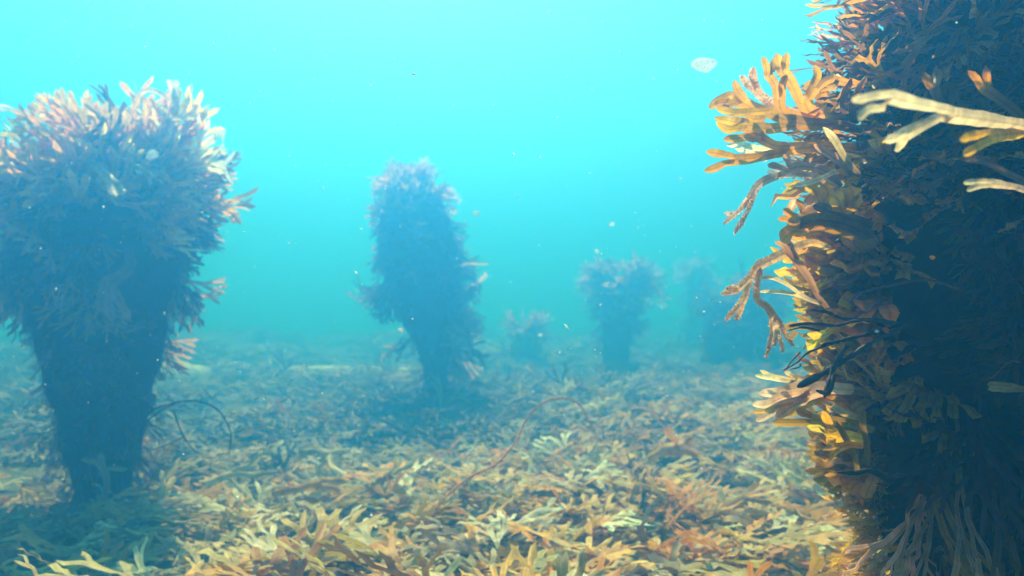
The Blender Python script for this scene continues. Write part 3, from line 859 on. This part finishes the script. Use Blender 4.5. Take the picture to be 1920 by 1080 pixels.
bed_frond(([(560, 848), (590, 846), (620, 852)], [([(640, 846), (655, 843)], []), ([(625, 875), (650, 890)], []), ([(600, 880), (596, 895)], [])]),
          2.55, 2.4, 17, SAGE, CREAM, "pale grey-green frond fanned out on the carpet right of the left post")
bed_frond(([(510, 925), (560, 915), (600, 905)], [([(630, 900), (655, 902)], []), ([(620, 915), (650, 925)], [])]), 2.3, 2.25, 17, ORANGE, AMBER,
          "broad orange frond lying flat at the front of the carpet")
bed_frond(([(1290, 935), (1300, 918), (1325, 911), (1350, 917), (1362, 938)], []), 2.12, 2.12, 11, CREAM, (0.8, 0.7, 0.45),
          "pale frond arched in a half ring at the front of the carpet", roll=1.0)
bed_frond(([(1215, 860), (1240, 845), (1270, 838)], [([(1290, 845), (1310, 855)], []), ([(1285, 828), (1300, 818)], []), ([(1255, 815), (1250, 800)], [])]),
          2.5, 2.4, 22, AMBER, ORANGE, "bright orange upright frond among orange weed right of centre")
bed_frond(([(385, 905), (430, 890)], [([(470, 870), (490, 850)], []), ([(480, 890), (520, 885)], []), ([(450, 915), (470, 935)], [])]), 2.4, 2.35, 17, CREAM, SAGE,
          "cream frond with splayed tips in front of the dark looped stalk")
bed_frond(([(195, 940), (200, 905), (195, 880)], [([(180, 868), (150, 862)], []), ([(215, 878), (240, 880)], []), ([(190, 865), (188, 850)], [])]), 2.3, 2.3, 13, DUSK, SAGE,
          "grey-green upright frond standing at the foot of the left post")
bed_frond(([(708, 940), (715, 905), (735, 885)], [([(745, 870), (740, 855)], []), ([(770, 868), (790, 850)], []), ([(700, 880), (690, 865)], [])]), 2.35, 2.3, 13, SAGE, CREAM,
          "forked cream frond rising from the carpet in front of the middle post")

# pale bush beside the foot of the near post
cl = empty("seaweed_clump", (1.05, 2.5, height(np.array([1.05]), np.array([2.5]))[0] + 0.05), "pale yellow-green bushy clump beside the lower edge of the nearest post", "seaweed clump")
for k in range(34):
    g = Geo()
    a = rng.uniform(0, 6.28); e = rng.uniform(0.1, 0.7)
    n = 1
    base = np.array(cl.location)[None] + rng.normal(0, 0.04, (n, 3)) * [1.6, 1, 0.3]
    d = np.array([[math.cos(a) * math.cos(e), math.sin(a) * math.cos(e), math.sin(e)]]) + rng.normal(0, 0.25, (n, 3))
    scatter(g, T_BED, base, d, norm(rng.normal(0, 0.4, (n, 3)) + [0, 0, 1]), rng.uniform(0.45, 0.8, n), rng.normal(-2.5, 1.5, n),
            palette(n, (2, CREAM), (1, SAGE)), 0.3)
    g.build("frond", M_CARPET, cl)

# ================================================================== drifting matter
def blob(px, py, d, size, col, label, flat=0.5, cat="flake", name="drifting_flake"):
    A = np.linspace(0, 2 * math.pi, 13)[:-1]; B = np.linspace(0, math.pi, 9)
    V = []
    rr = np.random.default_rng(int(px * 7 + py))
    for b_ in B:
        for a in A:
            q = 1 + 0.14 * math.sin(2 * a + 2 * b_ + px) + 0.05 * rr.normal() * math.sin(b_)
            V.append([math.cos(a) * math.sin(b_) * q, math.sin(a) * math.sin(b_) * q * flat, math.cos(b_) * q * (0.5 if size > 40 else 0.65)])
    V = np.array(V) * (size / FPX * d * 0.5)
    t = rr.uniform(-0.6, 0.6) if size < 40 else 0.0; c, s = math.cos(t), math.sin(t)
    V = V @ np.array([[c, 0, s], [0, 1, 0], [-s, 0, c]]) + P(px, py, d)
    i = np.arange(8)[:, None] * 12; j = np.arange(12)[None, :]; j2 = (j + 1) % 12
    F = np.stack([(i + j).ravel(), (i + j2).ravel(), (i + 12 + j2).ravel(), (i + 12 + j).ravel()], 1)
    g = Geo(); g.add(V, F, np.tile(np.array(col), (len(V), 1)), np.full(len(V), 0.8))
    return tag(g.build(name, M_FLAKE), label, cat, "flakes drifting in the water")


blob(1320, 122, 1.6, 48, (0.85, 0.85, 0.82), "largest white rounded flake drifting left of the nearest post's orange top", 0.5)
blob(285, 290, 2.1, 26, (0.62, 0.64, 0.62), "soft pale grey flake drifting in front of the left post's crown")
blob(893, 400, 3.0, 14, (0.7, 0.75, 0.72), "pale flake beside the upper right edge of the middle post")
blob(1147, 420, 2.0, 11, (0.8, 0.82, 0.8), "white flake above the slender distant post with the round mop")
blob(1119, 471, 2.2, 9, (0.82, 0.8, 0.76), "small white flake touching the top of the slender distant post")
blob(752, 618, 2.0, 10, (0.75, 0.7, 0.7), "bright white speck in front of the middle post's lower shaft")
blob(1013, 628, 2.4, 8, (0.82, 0.82, 0.8), "small white flake right of the low hazy stump")
blob(1748, 483, 0.68, 11, (0.75, 0.42, 0.16), "yellow flake against the dark shaft of the nearest post", 0.5)
blob(1661, 619, 0.71, 14, (0.62, 0.18, 0.06), "orange-red flake beside a white dot on the nearest post")
blob(1644, 621, 0.70, 8, (0.85, 0.85, 0.85), "white dot beside the orange-red flake on the nearest post")


def build_particles():
    reseed(606)
    n = 2600
    d = 0.7 + 4.5 * rng.random(n) ** 0.8
    px, py = rng.uniform(-300, 2200, n), rng.uniform(-250, 1000, n)
    c = np.array([P(a, b_, q) for a, b_, q in zip(px, py, d)])
    keep = c[:, 2] > 0.1
    c = c[keep]; d = d[keep]; n = len(c)
    oct_ = np.array([[1, 0, 0], [0, 1, 0], [-1, 0, 0], [0, -1, 0], [0, 0, 1], [0, 0, -1.0]])
    s = np.minimum(rng.lognormal(-6.75, 0.5, n), 0.0009 * d ** 0.5 + 0.0003)[:, None, None]
    st_ = np.exp(rng.normal(0, 0.5, (n, 1, 3)))
    rot = np.linalg.qr(rng.normal(0, 1, (n, 3, 3)))[0]
    V = np.einsum('nij,nkj->nki', rot, oct_[None] * s * st_) + c[:, None, :]
    F0 = np.array([[0, 1, 4, 4], [1, 2, 4, 4]])
    tri = np.array([[0, 1, 4], [1, 2, 4], [2, 3, 4], [3, 0, 4], [1, 0, 5], [2, 1, 5], [3, 2, 5], [0, 3, 5]])
    F = (tri[None] + (np.arange(n) * 6)[:, None, None]).reshape(-1, 3)
    g = Geo(); g.add(V.reshape(-1, 3), F, np.full((n * 6, 3), 0.8), np.full(n * 6, 0.8))
    tag(g.build("suspended_particles", M_FLAKE), "fine white specks suspended throughout the water", "particles", None, "stuff")


build_particles()

# ================================================================== the water's own haze
def build_haze():
    x0, x1, y0, y1, z0, z1 = -45, 45, -5, 55, -1.5, 4.2
    V = [(x, y, z) for z in (z0, z1) for (x, y) in ((x0, y0), (x1, y0), (x1, y1), (x0, y1))]
    F = [(3, 2, 1, 0), (4, 5, 6, 7), (0, 1, 5, 4), (1, 2, 6, 5), (2, 3, 7, 6), (3, 0, 4, 7)]
    me = bpy.data.meshes.new("haze"); me.from_pydata(V, [], F); me.update()
    o = bpy.data.objects.new("haze", me); scene.collection.objects.link(o)
    m, n, l = new_mat("water_haze")
    out = n.new("ShaderNodeOutputMaterial")
    v = n.new("ShaderNodeVolumePrincipled")
    v.inputs["Color"].default_value = (0.035, 0.28, 0.735, 1)
    v.inputs["Absorption Color"].default_value = (0.28, 0.42, 0.0, 1)
    v.inputs["Density"].default_value = 0.37
    v.inputs["Anisotropy"].default_value = 0.7
    l.new(v.outputs[0], out.inputs["Volume"])
    me.materials.append(m)
    tag(o, "blue-green water haze filling the whole scene", "haze", None, "stuff")


build_haze()
